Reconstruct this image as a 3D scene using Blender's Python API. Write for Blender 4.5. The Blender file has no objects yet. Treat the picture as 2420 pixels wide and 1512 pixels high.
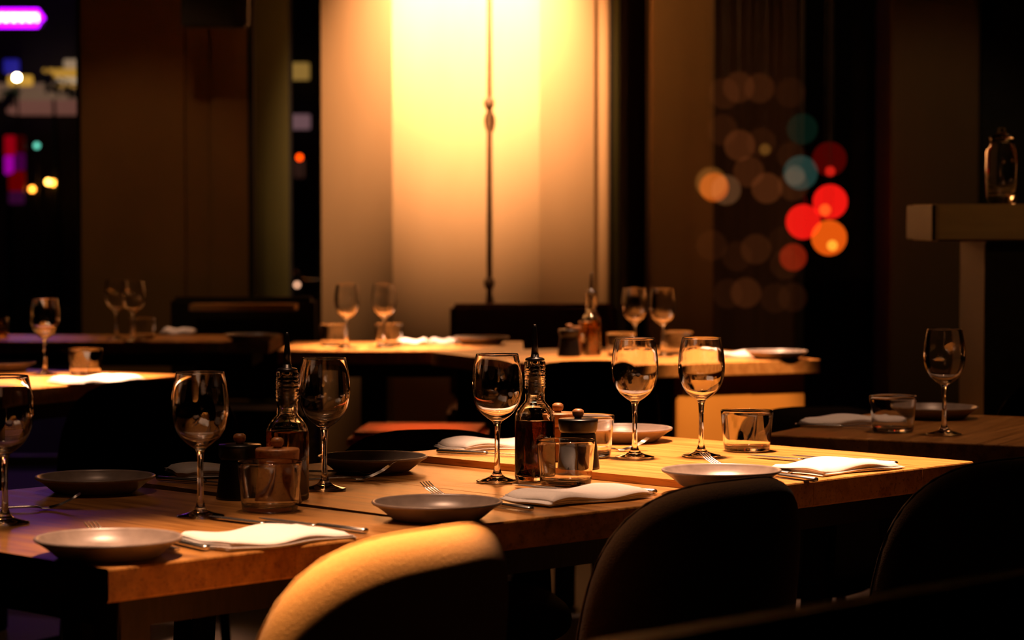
import bpy, bmesh, math, random
from mathutils import Vector, Matrix
random.seed(7)
R = math.radians
C = bpy.context.scene.collection
SC = bpy.context.scene

# ------------------------------------------------------------------ camera
F = 6000.0; HC = 1.21; TILT = math.atan(246.0 / F)
cd = bpy.data.cameras.new('camera'); cam = bpy.data.objects.new('camera', cd); C.objects.link(cam)
cd.sensor_width = 36.0; cd.sensor_fit = 'HORIZONTAL'; cd.lens = F / 2420.0 * 36.0
cd.clip_start = 0.05; cd.clip_end = 300
cam.location = (0, 0, HC); cam.rotation_euler = (R(90) - TILT, 0, 0)
cd.dof.use_dof = True; cd.dof.focus_distance = 4.42; cd.dof.aperture_fstop = cd.lens / 18.0; cd.dof.aperture_blades = 8
SC.camera = cam

# ------------------------------------------------------------------ world, lights, exposure
w = bpy.data.worlds.new('world'); SC.world = w; w.use_nodes = True
w.node_tree.nodes['Background'].inputs[0].default_value = (1.0, 0.45, 0.2, 1)
w.node_tree.nodes['Background'].inputs[1].default_value = 0.0006
SC.view_settings.view_transform = 'Standard'; SC.view_settings.look = 'None'
SC.view_settings.gamma = 1.0; SC.view_settings.exposure = 0.0
try: SC.view_settings.use_curve_mapping = False
except Exception: pass
SC.cycles.caustics_refractive = True; SC.cycles.caustics_reflective = False
SC.cycles.sample_clamp_indirect = 20.0; SC.cycles.blur_glossy = 0.0
SC.cycles.max_bounces = 14; SC.cycles.transmission_bounces = 12; SC.cycles.transparent_max_bounces = 24

WARM = (1.0, 0.53, 0.31)
def spot(name, loc, target, power, angle, blend=0.5, radius=0.03, color=WARM):
    ld = bpy.data.lights.new(name, 'SPOT'); ld.energy = power; ld.color = color
    ld.spot_size = R(angle); ld.spot_blend = blend; ld.shadow_soft_size = radius
    o = bpy.data.objects.new(name, ld); C.objects.link(o); o.location = loc
    o.rotation_euler = (Vector(target) - Vector(loc)).to_track_quat('-Z', 'Y').to_euler()
    return o
def twin(name, loc, target, power, angle, blend, radius, off=(0.10, 0.09)):
    for k in (-.5, .5):
        d = Vector((off[0] * k, off[1] * k, 0)); spot(name, Vector(loc) + d, Vector(target) + d * .3, power / 2, angle, blend, radius)
twin('spot_near_table', (-0.385, 3.42, 2.9), (-0.42, 3.53, 0.75), 540, 21, 0.9, 0.055)
twin('spot_middle_table', (-0.35, 4.15, 2.9), (0.0, 4.02, 0.75), 170, 28, 0.9, 0.055)
twin('spot_right_table', (0.29, 4.93, 2.8), (0.42, 4.66, 0.75), 950, 35, 0.7, 0.055)
spot('spot_chair', (-0.24, 3.12, 2.8), (-0.13, 3.14, 0.78), 850, 13, 0.8, 0.03)
twin('spot_left_back', (-0.75, 4.2, 2.9), (-0.72, 3.95, 0.75), 22, 40, 0.9, 0.055)
twin('spot_far_right', (1.05, 5.5, 2.9), (0.95, 5.55, 0.75), 62, 40, 0.8, 0.055)
twin('spot_left_mid', (-1.25, 7.15, 2.9), (-1.22, 7.1, 0.75), 2000, 22, 0.8, 0.07)
twin('spot_centre', (-0.48, 8.9, 2.9), (-0.46, 8.92, 0.75), 1500, 21, 0.8, 0.07)
twin('spot_right_mid', (0.55, 8.2, 2.9), (0.55, 8.2, 0.75), 1000, 30, 0.8, 0.07)
spot('spot_base_panel', (1.0, 6.9, 2.6), (0.72, 8.0, 0.6), 420, 16, 0.7, 0.03)
spot('spot_far_left', (-1.5, 9.45, 2.9), (-1.45, 9.6, 0.75), 70, 36, 0.8, 0.03)
spot('wall_washer', (-0.14, 10.10, 3.0), (-0.19, 11.0, 2.15), 1150, 54, 1.0, 0.04, (1.0, 0.60, 0.36))
spot('wall_wash_wide', (-0.1, 9.4, 3.1), (-0.1, 11.0, 2.3), 75, 64, 1.0, 0.05, (1.0, 0.47, 0.15))
spot('wall_wash_low', (-0.2, 9.3, 2.9), (-0.15, 11.0, 1.15), 4, 40, 0.6, 0.05, (1.0, 0.5, 0.2))
spot('wall_left_dim', (-1.3, 8.6, 3.0), (-1.6, 10.7, 1.15), 26, 36, 0.6, 0.05, (1.0, 0.52, 0.2))
spot('wall_right_dim', (0.9, 8.8, 3.0), (0.75, 10.9, 1.7), 34, 40, 0.8, 0.05, (1.0, 0.52, 0.2))
spot('shelf_dim', (1.5, 5.6, 2.8), (1.4, 7.0, 1.2), 14, 20, 0.8, 0.05, (1.0, 0.5, 0.15))
spot('wall_far_right_dim', (1.5, 8.6, 3.0), (1.75, 10.7, 1.3), 22, 34, 0.8, 0.05, (1.0, 0.62, 0.3))
spot('spot_rust_bench', (-0.30, 7.3, 2.7), (-0.27, 7.6, 0.6), 160, 11, 0.8, 0.05)
spot('front_dim', (1.6, 2.0, 3.0), (0.7, 3.6, 0.8), 1.3, 60, 0.9, 0.06, (1.0, 0.5, 0.25))

# ------------------------------------------------------------------ pixel helpers (2420 x 1512 frame)
def ray(px, py):
    v = Vector(((px - 1210) / F, -(py - 756) / F, -1.0))
    return Matrix.Rotation(R(90) - TILT, 3, 'X') @ v
def P(px, py, z=0.75):
    d = ray(px, py); t = (z - HC) / d.z
    return Vector((d.x * t, d.y * t, z))
def Q(px, py, Y):
    d = ray(px, py); t = Y / d.y
    return Vector((d.x * t, Y, HC + d.z * t))

# ------------------------------------------------------------------ materials
def mat(name):
    m = bpy.data.materials.new(name); m.use_nodes = True
    nt = m.node_tree; b = nt.nodes['Principled BSDF']
    return m, nt, b
def N(nt, t, **kw):
    n = nt.nodes.new(t)
    for k, v in kw.items():
        if k in n.inputs: n.inputs[k].default_value = v
        else: setattr(n, k, v)
    return n
def noise_mat(name, c1, c2, scale=8.0, rough=0.6, spec=0.4, bump=0.0, stretch=(1, 1, 1), metal=0.0, detail=6.0, coat=0.0, rvar=0.0, sheen=0.0):
    m, nt, b = mat(name)
    tc = N(nt, 'ShaderNodeTexCoord'); mp = N(nt, 'ShaderNodeMapping'); mp.inputs['Scale'].default_value = stretch
    no = N(nt, 'ShaderNodeTexNoise', Scale=scale, Detail=detail)
    cr = N(nt, 'ShaderNodeValToRGB'); cr.color_ramp.elements[0].position = 0.32; cr.color_ramp.elements[1].position = 0.68
    cr.color_ramp.elements[0].color = (*c1, 1); cr.color_ramp.elements[1].color = (*c2, 1)
    L = nt.links.new
    L(tc.outputs['Object'], mp.inputs['Vector']); L(mp.outputs[0], no.inputs['Vector']); L(no.outputs['Fac'], cr.inputs[0])
    L(cr.outputs[0], b.inputs['Base Color'])
    b.inputs['Roughness'].default_value = rough; b.inputs['Specular IOR Level'].default_value = spec
    b.inputs['Metallic'].default_value = metal; b.inputs['Coat Weight'].default_value = coat
    if sheen: b.inputs['Sheen Weight'].default_value = sheen
    if rvar:
        mr = N(nt, 'ShaderNodeMapRange'); mr.inputs['To Min'].default_value = rough - rvar; mr.inputs['To Max'].default_value = rough + rvar
        L(no.outputs['Fac'], mr.inputs['Value']); L(mr.outputs[0], b.inputs['Roughness'])
    if bump:
        bp = N(nt, 'ShaderNodeBump'); bp.inputs['Strength'].default_value = bump; bp.inputs['Distance'].default_value = 0.002
        L(no.outputs['Fac'], bp.inputs['Height']); L(bp.outputs[0], b.inputs['Normal'])
    return m
def wood_mat(name, c1, c2, c3, rough=0.35):
    m, nt, b = mat(name); L = nt.links.new
    tc = N(nt, 'ShaderNodeTexCoord'); oi = N(nt, 'ShaderNodeObjectInfo')
    add = N(nt, 'ShaderNodeVectorMath', operation='ADD')
    sc = N(nt, 'ShaderNodeVectorMath', operation='SCALE'); sc.inputs['Scale'].default_value = 7.0
    cb = N(nt, 'ShaderNodeCombineXYZ'); L(oi.outputs['Random'], cb.inputs[0]); L(oi.outputs['Random'], cb.inputs[1]); L(cb.outputs[0], sc.inputs[0])
    L(tc.outputs['Object'], add.inputs[0]); L(sc.outputs[0], add.inputs[1])
    mp = N(nt, 'ShaderNodeMapping'); mp.inputs['Scale'].default_value = (14, 1.1, 14); L(add.outputs[0], mp.inputs['Vector'])
    n1 = N(nt, 'ShaderNodeTexNoise', Scale=3.0, Detail=8.0, Distortion=0.6); L(mp.outputs[0], n1.inputs['Vector'])
    mp2 = N(nt, 'ShaderNodeMapping'); mp2.inputs['Scale'].default_value = (90, 5, 90); L(add.outputs[0], mp2.inputs['Vector'])
    n2 = N(nt, 'ShaderNodeTexNoise', Scale=2.0, Detail=4.0); L(mp2.outputs[0], n2.inputs['Vector'])
    cr = N(nt, 'ShaderNodeValToRGB'); e = cr.color_ramp.elements
    e[0].position = 0.3; e[0].color = (*c1, 1); e[1].position = 0.7; e[1].color = (*c3, 1)
    k = e.new(0.5); k.color = (*c2, 1); L(n1.outputs['Fac'], cr.inputs[0])
    cr2 = N(nt, 'ShaderNodeValToRGB'); e2 = cr2.color_ramp.elements
    e2[0].position = 0.33; e2[0].color = (0.35, 0.3, 0.25, 1); e2[1].position = 0.45; e2[1].color = (1, 1, 1, 1); L(n2.outputs['Fac'], cr2.inputs[0])
    mx = N(nt, 'ShaderNodeMix', data_type='RGBA', blend_type='MULTIPLY'); mx.inputs['Factor'].default_value = 0.6
    L(cr.outputs[0], mx.inputs['A']); L(cr2.outputs[0], mx.inputs['B']); L(mx.outputs['Result'], b.inputs['Base Color'])
    mr = N(nt, 'ShaderNodeMapRange'); mr.inputs['To Min'].default_value = rough - 0.08; mr.inputs['To Max'].default_value = rough + 0.12
    L(n1.outputs['Fac'], mr.inputs['Value']); L(mr.outputs[0], b.inputs['Roughness'])
    bp = N(nt, 'ShaderNodeBump'); bp.inputs['Strength'].default_value = 0.25; bp.inputs['Distance'].default_value = 0.001
    L(n2.outputs['Fac'], bp.inputs['Height']); L(bp.outputs[0], b.inputs['Normal'])
    b.inputs['Specular IOR Level'].default_value = 0.5
    return m
def glass_mat(name, color=(1, 1, 1), ior=1.5, rough=0.0):
    m, nt, b = mat(name)
    b.inputs['Base Color'].default_value = (*color, 1); b.inputs['Roughness'].default_value = rough
    b.inputs['IOR'].default_value = ior; b.inputs['Transmission Weight'].default_value = 1.0
    return m
def pane_mat(name, tint=(0.9, 0.9, 0.88)):
    m = bpy.data.materials.new(name); m.use_nodes = True; nt = m.node_tree; nt.nodes.clear(); L = nt.links.new
    o = N(nt, 'ShaderNodeOutputMaterial'); t = N(nt, 'ShaderNodeBsdfTransparent'); t.inputs[0].default_value = (*tint, 1)
    g = N(nt, 'ShaderNodeBsdfGlossy'); g.inputs['Roughness'].default_value = 0.02
    fr = N(nt, 'ShaderNodeFresnel', IOR=1.45); mx = N(nt, 'ShaderNodeMixShader')
    L(fr.outputs[0], mx.inputs[0]); L(t.outputs[0], mx.inputs[1]); L(g.outputs[0], mx.inputs[2]); L(mx.outputs[0], o.inputs[0])
    return m
def emit_mat(name, color, strength):
    m, nt, b = mat(name)
    b.inputs['Base Color'].default_value = (0.02, 0.02, 0.02, 1)
    b.inputs['Emission Color'].default_value = (*color, 1); b.inputs['Emission Strength'].default_value = strength
    return m
def bokeh_mat(name, color, strength):
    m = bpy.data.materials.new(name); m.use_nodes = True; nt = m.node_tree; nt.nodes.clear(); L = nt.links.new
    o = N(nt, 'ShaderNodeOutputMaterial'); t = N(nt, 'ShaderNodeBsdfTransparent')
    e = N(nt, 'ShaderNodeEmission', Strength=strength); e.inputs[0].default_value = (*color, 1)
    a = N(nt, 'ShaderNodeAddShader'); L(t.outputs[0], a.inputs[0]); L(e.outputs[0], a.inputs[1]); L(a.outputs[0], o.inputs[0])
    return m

M = {}
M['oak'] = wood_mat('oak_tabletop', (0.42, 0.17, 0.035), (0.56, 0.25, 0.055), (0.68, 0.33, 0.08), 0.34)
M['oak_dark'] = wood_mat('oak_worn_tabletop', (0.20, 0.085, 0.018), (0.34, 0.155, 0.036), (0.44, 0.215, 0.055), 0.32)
M['black_wood'] = noise_mat('black_stained_wood', (0.008, 0.006, 0.005), (0.016, 0.012, 0.01), 20, 0.5, 0.3, 0.2, (8, 1, 1))
M['black_metal'] = noise_mat('black_powder_coat', (0.008, 0.008, 0.008), (0.014, 0.013, 0.012), 60, 0.5, 0.4)
M['glass'] = glass_mat('clear_glass')
M['bottle_glass'] = glass_mat('bottle_glass', (0.95, 0.97, 0.93))
M['oil'] = glass_mat('olive_oil', (0.45, 0.20, 0.012), 1.47)
M['vinegar'] = glass_mat('dark_vinegar', (0.03, 0.006, 0.001), 1.36)
M['stone'] = noise_mat('grey_stoneware', (0.22, 0.175, 0.15), (0.30, 0.24, 0.20), 40, 0.34, 0.5, 0.05, rvar=0.05)
M['cloth'] = noise_mat('white_napkin_cloth', (0.78, 0.75, 0.72), (0.84, 0.81, 0.78), 300, 0.95, 0.1, 0.15, sheen=0.2)
M['steel'] = noise_mat('polished_steel', (0.62, 0.6, 0.57), (0.72, 0.7, 0.66), 200, 0.27, 0.5, 0.0, metal=1.0)
M['plastic'] = noise_mat('black_plastic', (0.003, 0.003, 0.003), (0.006, 0.005, 0.005), 80, 0.32, 0.3)
M['wood_lid'] = wood_mat('turned_wood', (0.20, 0.08, 0.022), (0.27, 0.11, 0.03), (0.34, 0.15, 0.045), 0.4)
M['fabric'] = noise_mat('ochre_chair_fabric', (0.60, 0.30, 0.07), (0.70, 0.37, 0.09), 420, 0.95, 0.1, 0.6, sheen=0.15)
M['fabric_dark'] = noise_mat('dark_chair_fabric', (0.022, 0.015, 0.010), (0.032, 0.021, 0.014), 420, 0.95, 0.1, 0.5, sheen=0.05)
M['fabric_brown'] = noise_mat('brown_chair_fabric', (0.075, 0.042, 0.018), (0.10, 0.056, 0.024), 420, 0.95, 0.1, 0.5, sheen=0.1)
M['red_leather'] = noise_mat('dark_red_leather', (0.07, 0.012, 0.006), (0.10, 0.02, 0.009), 60, 0.5, 0.3, 0.2)
M['red_seat'] = noise_mat('rust_red_seat', (0.75, 0.09, 0.008), (0.8, 0.12, 0.01), 60, 0.7, 0.3, 0.2)
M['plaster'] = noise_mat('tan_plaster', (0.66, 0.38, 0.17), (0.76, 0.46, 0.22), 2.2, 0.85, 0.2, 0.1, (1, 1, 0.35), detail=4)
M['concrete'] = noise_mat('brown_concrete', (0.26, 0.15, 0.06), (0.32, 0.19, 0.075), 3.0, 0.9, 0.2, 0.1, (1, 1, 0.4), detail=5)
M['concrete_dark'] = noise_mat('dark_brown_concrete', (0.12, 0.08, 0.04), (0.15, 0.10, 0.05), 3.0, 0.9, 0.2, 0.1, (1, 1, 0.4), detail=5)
M['panel'] = noise_mat('ochre_panel', (0.66, 0.28, 0.035), (0.74, 0.33, 0.045), 4, 0.8, 0.2)
M['olive'] = noise_mat('olive_panel', (0.07, 0.06, 0.012), (0.085, 0.072, 0.015), 3.0, 0.7, 0.3)
M['frame'] = noise_mat('dark_window_frame', (0.012, 0.010, 0.008), (0.02, 0.016, 0.012), 30, 0.45, 0.4)
M['curtain'] = noise_mat('brown_curtain', (0.07, 0.04, 0.025), (0.10, 0.055, 0.035), 5, 0.9, 0.1, 0.0, (6, 1, 0.3))
M['floor'] = noise_mat('dark_floor', (0.008, 0.0045, 0.003), (0.014, 0.008, 0.005), 5, 0.6, 0.3, 0.05)
M['ceil'] = noise_mat('dark_ceiling', (0.015, 0.012, 0.01), (0.025, 0.02, 0.016), 3, 0.9, 0.1)
M['asphalt'] = noise_mat('night_street', (0.01, 0.01, 0.01), (0.02, 0.02, 0.02), 3, 0.8, 0.2)
M['pane'] = pane_mat('window_pane')
M['brass'] = noise_mat('dull_brass', (0.10, 0.05, 0.018), (0.14, 0.07, 0.025), 40, 0.6, 0.3)
M['shelf'] = noise_mat('pale_wood_shelf', (0.42, 0.30, 0.15), (0.5, 0.36, 0.18), 6, 0.6, 0.3, 0.1, (1, 6, 6))
M['leaf'] = noise_mat('dark_leaf', (0.012, 0.03, 0.015), (0.02, 0.045, 0.02), 10, 0.6, 0.3)

# ------------------------------------------------------------------ object helpers
def link(name, bm, m, parent=None, smooth=False, loc=None, rot=None):
    me = bpy.data.meshes.new(name); bmesh.ops.recalc_face_normals(bm, faces=bm.faces) if not getattr(bm, 'keep', False) else None
    bm.to_mesh(me); bm.free()
    if smooth:
        for p in me.polygons: p.use_smooth = True
    o = bpy.data.objects.new(name, me); C.objects.link(o)
    if m: me.materials.append(m)
    if parent: o.parent = parent
    if loc is not None: o.location = loc
    if rot is not None: o.rotation_euler = rot
    return o
def tag(o, label=None, cat=None, group=None, kind=None):
    if label: o['label'] = label
    if cat: o['category'] = cat
    if group: o['group'] = group
    if kind: o['kind'] = kind
    return o
def thing(name, label, cat, loc=(0, 0, 0), rz=0, group=None):
    o = bpy.data.objects.new(name, None); C.objects.link(o); o.empty_display_size = 0.05
    o.location = loc; o.rotation_euler = (0, 0, rz); return tag(o, label, cat, group)
def dup(root, label, loc, rz=0, group=None, scale=None):
    r = root.copy(); C.objects.link(r); r.location = loc; r.rotation_euler = (0, 0, rz)
    if scale: r.scale = scale
    r['label'] = label
    if group: r['group'] = group
    for ch in list(root.children):
        c = ch.copy(); C.objects.link(c); c.parent = r
        for g in ch.children:
            d = g.copy(); C.objects.link(d); d.parent = c
    return r
def box(bm, lo, hi, bevel=0.0, seg=2):
    r = bmesh.ops.create_cube(bm, size=1.0)
    c = [(a + b) / 2 for a, b in zip(lo, hi)]; s = [abs(b - a) for a, b in zip(lo, hi)]
    for v in r['verts']: v.co = Vector((v.co.x * s[0] + c[0], v.co.y * s[1] + c[1], v.co.z * s[2] + c[2]))
    if bevel:
        es = list({e for v in r['verts'] for e in v.link_edges})
        bmesh.ops.bevel(bm, geom=es, offset=bevel, segments=seg, affect='EDGES')
    return bm
def nb(): return bmesh.new()
def bx(name, lo, hi, m, parent=None, bevel=0.0, seg=2): return link(name, box(nb(), lo, hi, bevel, seg), m, parent)
def wbox(name, lo, hi, m, bevel=0.0):          # world box, origin at its base centre
    c = Vector(((lo[0] + hi[0]) / 2, (lo[1] + hi[1]) / 2, lo[2]))
    return link(name, box(nb(), Vector(lo) - c, Vector(hi) - c, bevel), m, None, False, c)
def lathe(prof, n=48, sq=None, cap0=False, cap1=False):
    """prof: (r, z) from the outside bottom on; sq: optional list of squareness exponents"""
    bm = nb(); rings = []
    for i, (r, z) in enumerate(prof):
        if r < 1e-6: rings.append([bm.verts.new((0, 0, z))]); continue
        ring = []
        for k in range(n):
            a = 2 * math.pi * k / n; c, s = math.cos(a), math.sin(a)
            e = sq[i] if sq else 2.0
            q = (abs(c) ** e + abs(s) ** e) ** (-1.0 / e)
            ring.append(bm.verts.new((r * q * c, r * q * s, z)))
        rings.append(ring)
    for a, b in zip(rings, rings[1:]):
        for k in range(n):
            k2 = (k + 1) % n
            if len(a) == 1 and len(b) == 1: continue
            if len(a) == 1: bm.faces.new((a[0], b[k2], b[k]))
            elif len(b) == 1: bm.faces.new((a[k], a[k2], b[0]))
            else: bm.faces.new((a[k], a[k2], b[k2], b[k]))
    if cap0: bm.faces.new(list(reversed(rings[0])))
    if cap1: bm.faces.new(rings[-1])
    return bm
def keep(bm): return bm
def link_l(name, bm, m, parent=None, smooth=True):    # keeps the winding of the lathe (needed for open glass shells)
    me = bpy.data.meshes.new(name); bm.to_mesh(me); bm.free()
    if smooth:
        for p in me.polygons: p.use_smooth = True
    o = bpy.data.objects.new(name, me); C.objects.link(o); me.materials.append(m)
    if parent: o.parent = parent
    return o
def spline(pts, n):
    """Catmull-Rom through 2D points"""
    out = []
    q = [pts[0]] + list(pts) + [pts[-1]]
    for i in range(1, len(q) - 2):
        for k in range(n):
            t = k / n; p0, p1, p2, p3 = q[i - 1], q[i], q[i + 1], q[i + 2]
            out.append(tuple(0.5 * ((2 * b) + (-a + c) * t + (2 * a - 5 * b + 4 * c - d) * t * t + (-a + 3 * b - 3 * c + d) * t ** 3)
                             for a, b, c, d in zip(p0, p1, p2, p3)))
    out.append(tuple(pts[-1])); return out
def tube(bm, pts, rad, n=8):
    pts = [Vector(p) for p in pts]; rings = []
    rads = rad if isinstance(rad, (list, tuple)) else [rad] * len(pts)
    up = Vector((0, 0, 1))
    for i, p in enumerate(pts):
        d = (pts[min(i + 1, len(pts) - 1)] - pts[max(i - 1, 0)]).normalized()
        a = d.cross(up if abs(d.z) < 0.9 else Vector((1, 0, 0))).normalized(); b = d.cross(a)
        rings.append([bm.verts.new(p + (a * math.cos(2 * math.pi * k / n) + b * math.sin(2 * math.pi * k / n)) * rads[i]) for k in range(n)])
    for a, b in zip(rings, rings[1:]):
        for k in range(n): bm.faces.new((a[k], a[(k + 1) % n], b[(k + 1) % n], b[k]))
    bm.faces.new(rings[0]); bm.faces.new(list(reversed(rings[-1]))); return bm

# ------------------------------------------------------------------ the room
def struct(o, label=None): return tag(o, label, None, None, 'structure')
struct(wbox('floor', (-6, -1, -0.05), (6, 12.0, 0), M['floor']))
struct(wbox('ceiling', (-6, -1, 3.3), (6, 12.0, 3.35), M['ceil']))
struct(wbox('wall_near', (-6, -1.1, 0), (6, -1, 3.3), M['ceil']))
struct(wbox('wall_left', (-6.1, -1, 0), (-6, 12, 3.3), M['ceil']))
struct(wbox('wall_right', (6, -1, 0), (6.1, 12, 3.3), M['ceil']))
def X(px, Y): return (px - 1210) / F * Y
def Zp(py, Y): return Q(1210, py, Y).z
def wall_piece(name, x0, x1, Y, depth, m, z0=0.0, z1=3.3, bevel=0.01, label=None):
    return struct(wbox(name, (X(x0, Y), Y, z0), (X(x1, Y), Y + depth, z1), m, bevel), label)
# left concrete column, in two faces
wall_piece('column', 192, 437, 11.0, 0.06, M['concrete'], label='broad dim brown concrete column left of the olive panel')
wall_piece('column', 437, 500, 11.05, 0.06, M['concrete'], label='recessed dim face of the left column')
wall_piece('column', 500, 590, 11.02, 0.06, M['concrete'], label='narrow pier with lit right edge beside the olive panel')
wall_piece('trim_1', 430, 588, 10.5, 0.08, M['frame'], z0=Zp(63, 10.5), label='black box header above the narrow pier')
wall_piece('trim_2', 587, 600, 11.0, 0.1, M['frame'])
wall_piece('trim_3', 600, 681, 11.3, 0.08, M['olive'], label='olive green upright panel beside the dark window slot')
# the big lit pilaster: three faces
def facet(x0, Y0, x1, Y1, m, label, depth=0.5):
    a, b2 = Vector((X(x0, Y0), Y0, 0)), Vector((X(x1, Y1), Y1, 0)); c = (a + b2) / 2
    bm = nb(); q = [a, b2, Vector((b2.x, 11.6, 0)), Vector((a.x, 11.6, 0))]
    lo = [bm.verts.new(v - c) for v in q]; hi = [bm.verts.new(v - c + Vector((0, 0, 3.3))) for v in q]
    bm.faces.new(lo); bm.faces.new(hi)
    for i in range(4): bm.faces.new((lo[i], lo[(i + 1) % 4], hi[(i + 1) % 4], hi[i]))
    return struct(link('column', bm, m, None, False, c), label)
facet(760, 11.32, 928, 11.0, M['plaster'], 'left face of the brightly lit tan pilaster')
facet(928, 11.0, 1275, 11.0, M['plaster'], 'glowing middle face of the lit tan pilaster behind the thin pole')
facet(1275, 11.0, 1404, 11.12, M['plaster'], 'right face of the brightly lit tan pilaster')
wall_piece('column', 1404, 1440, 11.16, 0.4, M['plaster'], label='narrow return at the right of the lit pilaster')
wall_piece('trim_4', 1440, 1448, 11.1, 0.3, M['frame'])
wall_piece('trim_5', 1450, 1463, 11.05, 0.2, M['olive'], label='thin olive upright strip right of the lit pilaster')
wall_piece('column', 1466, 1540, 11.5, 0.1, M['curtain'], label='dark recessed brown strip between two tan columns')
wall_piece('column', 1540, 1686, 10.9, 0.5, M['concrete'], label='dim tan column left of the dark window with the blurred light discs')
wall_piece('column', 1686, 1890, 11.45, 0.1, M['curtain'], label='very dark brown panel behind the blurred light discs')
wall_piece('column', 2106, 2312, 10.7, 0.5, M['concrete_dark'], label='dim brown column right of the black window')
wall_piece('column', 2312, 3300, 10.9, 0.3, M['frame'], label='near black wall behind the pale shelf')
wall_piece('column', -2300, -60, 10.9, 0.3, M['frame'], label='black wall left of the left window')
# windows: frame + pane
def window(n, x0, x1, Y, z0=0.1, z1=3.25, label=None):
    t = bpy.data.objects.new('window_%d' % n, None); C.objects.link(t); t.location = (0, Y, 0); struct(t, label)
    a, b = X(x0, Y), X(x1, Y); f = 0.02
    fm = nb()
    box(fm, (a, 0, z0), (a + f, 0.06, z1)); box(fm, (b - f, 0, z0), (b, 0.06, z1))
    box(fm, (a, 0, z0), (b, 0.06, z0 + 0.05)); box(fm, (a, 0, z1 - 0.05), (b, 0.06, z1))
    link('window_frame', fm, M['frame'], t)
    bx('pane', (a + f, 0.025, z0 + 0.05), (b - f, 0.031, z1 - 0.05), M['pane'], t)
window(1, -60, 194, 11.2, label='left window onto the street with neon light')
window(2, 680, 762, 11.4, label='narrow dark window slot between olive panel and lit pilaster')
window(3, 1888, 2108, 11.3, label='black window right of the blurred light discs')
struct(wbox('wall_back', (-6, 11.62, 0), (X(-60, 11.62), 11.7, 3.3), M['frame']))
struct(wbox('trim_6', (-6, 11.6, 3.1), (6, 11.7, 3.35), M['frame']))
# thin pole in front of the pilaster
t = thing('wall_pole', 'thin dark vertical pole with two round collars in front of the glowing pilaster', 'pole', (X(1156, 10.95), 10.95, 0))
link('shaft', tube(nb(), [(0, 0, 0.0), (0, 0, 3.3)], 0.0105, 16), M['brass'], t, True)
for py in (243, 668):
    z = Zp(py, 10.95)
    link('collar', lathe([(0.0105, z - .03), (0.02, z - .02), (0.024, z), (0.02, z + .016), (0.0105, z + .022)], 24), M['brass'], t, True)

# ------------------------------------------------------------------ tables
def table(label, fl, ang, ulen, depth, zt, thick=0.045, n=4, m='oak', legs='four', ped=0.5):
    """fl: near-left corner of the top; ang: direction of the front edge; depth goes to its left"""
    t = thing('dining_table', label, 'table', (fl[0], fl[1], 0), R(ang))
    wd = ulen / n
    for i in range(n):
        g = 0.0003
        me = nb(); fr = .0032
        pr = [(fr, -thick), (depth - fr, -thick), (depth, -thick + fr), (depth, -fr), (depth - fr * .3, -fr * .3), (depth - fr, 0), (fr, 0), (fr * .3, -fr * .3), (0, -fr), (0, -thick + fr)]
        f0 = [me.verts.new((-wd / 2 + g, y, z)) for y, z in pr]; f1 = [me.verts.new((wd / 2 - g, y, z)) for y, z in pr]
        me.faces.new(f0); me.faces.new(f1)
        for q in range(len(pr)): me.faces.new((f0[q], f0[(q + 1) % len(pr)], f1[(q + 1) % len(pr)], f1[q]))
        o = link('plank', me, M[m], t); o.location = (wd * (i + .5), random.uniform(-.0012, .0012), zt + random.uniform(-.0002, .0002))
    a = nb(); i0 = 0.07
    box(a, (i0, i0, zt - thick - .05), (ulen - i0, i0 + .02, zt - thick - 0.0005)); box(a, (i0, depth - i0 - .02, zt - thick - .05), (ulen - i0, depth - i0, zt - thick - 0.0005))
    box(a, (i0, i0 + .02, zt - thick - .05), (i0 + .02, depth - i0 - .02, zt - thick - 0.0005)); box(a, (ulen - i0 - .02, i0 + .02, zt - thick - .05), (ulen - i0, depth - i0 - .02, zt - thick - 0.0005))
    link('apron', a, M['black_wood'], t)
    if legs == 'four':
        for x, sx in ((i0 + .03, -1), (ulen - i0 - .03, 1)):
            for y, sy in ((i0 + .03, -1), (depth - i0 - .03, 1)):
                b = nb(); box(b, (-.028, -.028, 0), (.028, .028, zt - thick - 0.0005), 0.003)
                for v in b.verts:
                    k = 1 - v.co.z / zt; v.co.x += sx * 0.03 * k; v.co.y += sy * 0.03 * k
                    if v.co.z < .1: v.co.x *= .9; v.co.y *= .9
                o = link('leg', b, M['black_wood'], t); o.location = (x, y, 0)
    else:
        px_ = ulen * ped
        link('pedestal', box(nb(), (px_ - .045, depth / 2 - .045, .03), (px_ + .045, depth / 2 + .045, zt - thick - .0005), .005), M['black_metal'], t)
        link('foot_plate', box(nb(), (px_ - .25, depth / 2 - .25, 0), (px_ + .25, depth / 2 + .25, .03), .008), M['black_metal'], t)
    return t
ZA = 0.75; ZB = 0.762
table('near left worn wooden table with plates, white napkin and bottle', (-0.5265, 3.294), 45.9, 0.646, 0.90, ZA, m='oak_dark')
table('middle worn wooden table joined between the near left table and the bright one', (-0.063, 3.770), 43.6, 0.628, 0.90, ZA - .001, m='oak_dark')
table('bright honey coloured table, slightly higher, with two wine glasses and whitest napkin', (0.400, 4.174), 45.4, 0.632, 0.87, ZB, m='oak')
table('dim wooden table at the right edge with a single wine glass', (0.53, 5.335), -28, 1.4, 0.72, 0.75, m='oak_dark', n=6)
T_ML = Vector((-0.957, 7.36))
a61 = R(61)
table('blurred strongly lit table at far left holding one wine glass and one tumbler', (T_ML.x - .8 * math.cos(a61), T_ML.y - .8 * math.sin(a61)), 61, 0.80, 0.8, 0.75, legs='pedestal')
table('blurred dim long table in the back left under two faint wine glasses', (-2.35, 9.30), 0.0, 1.46, 0.53, 0.75, legs='pedestal', m='oak_dark', n=6)
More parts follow.
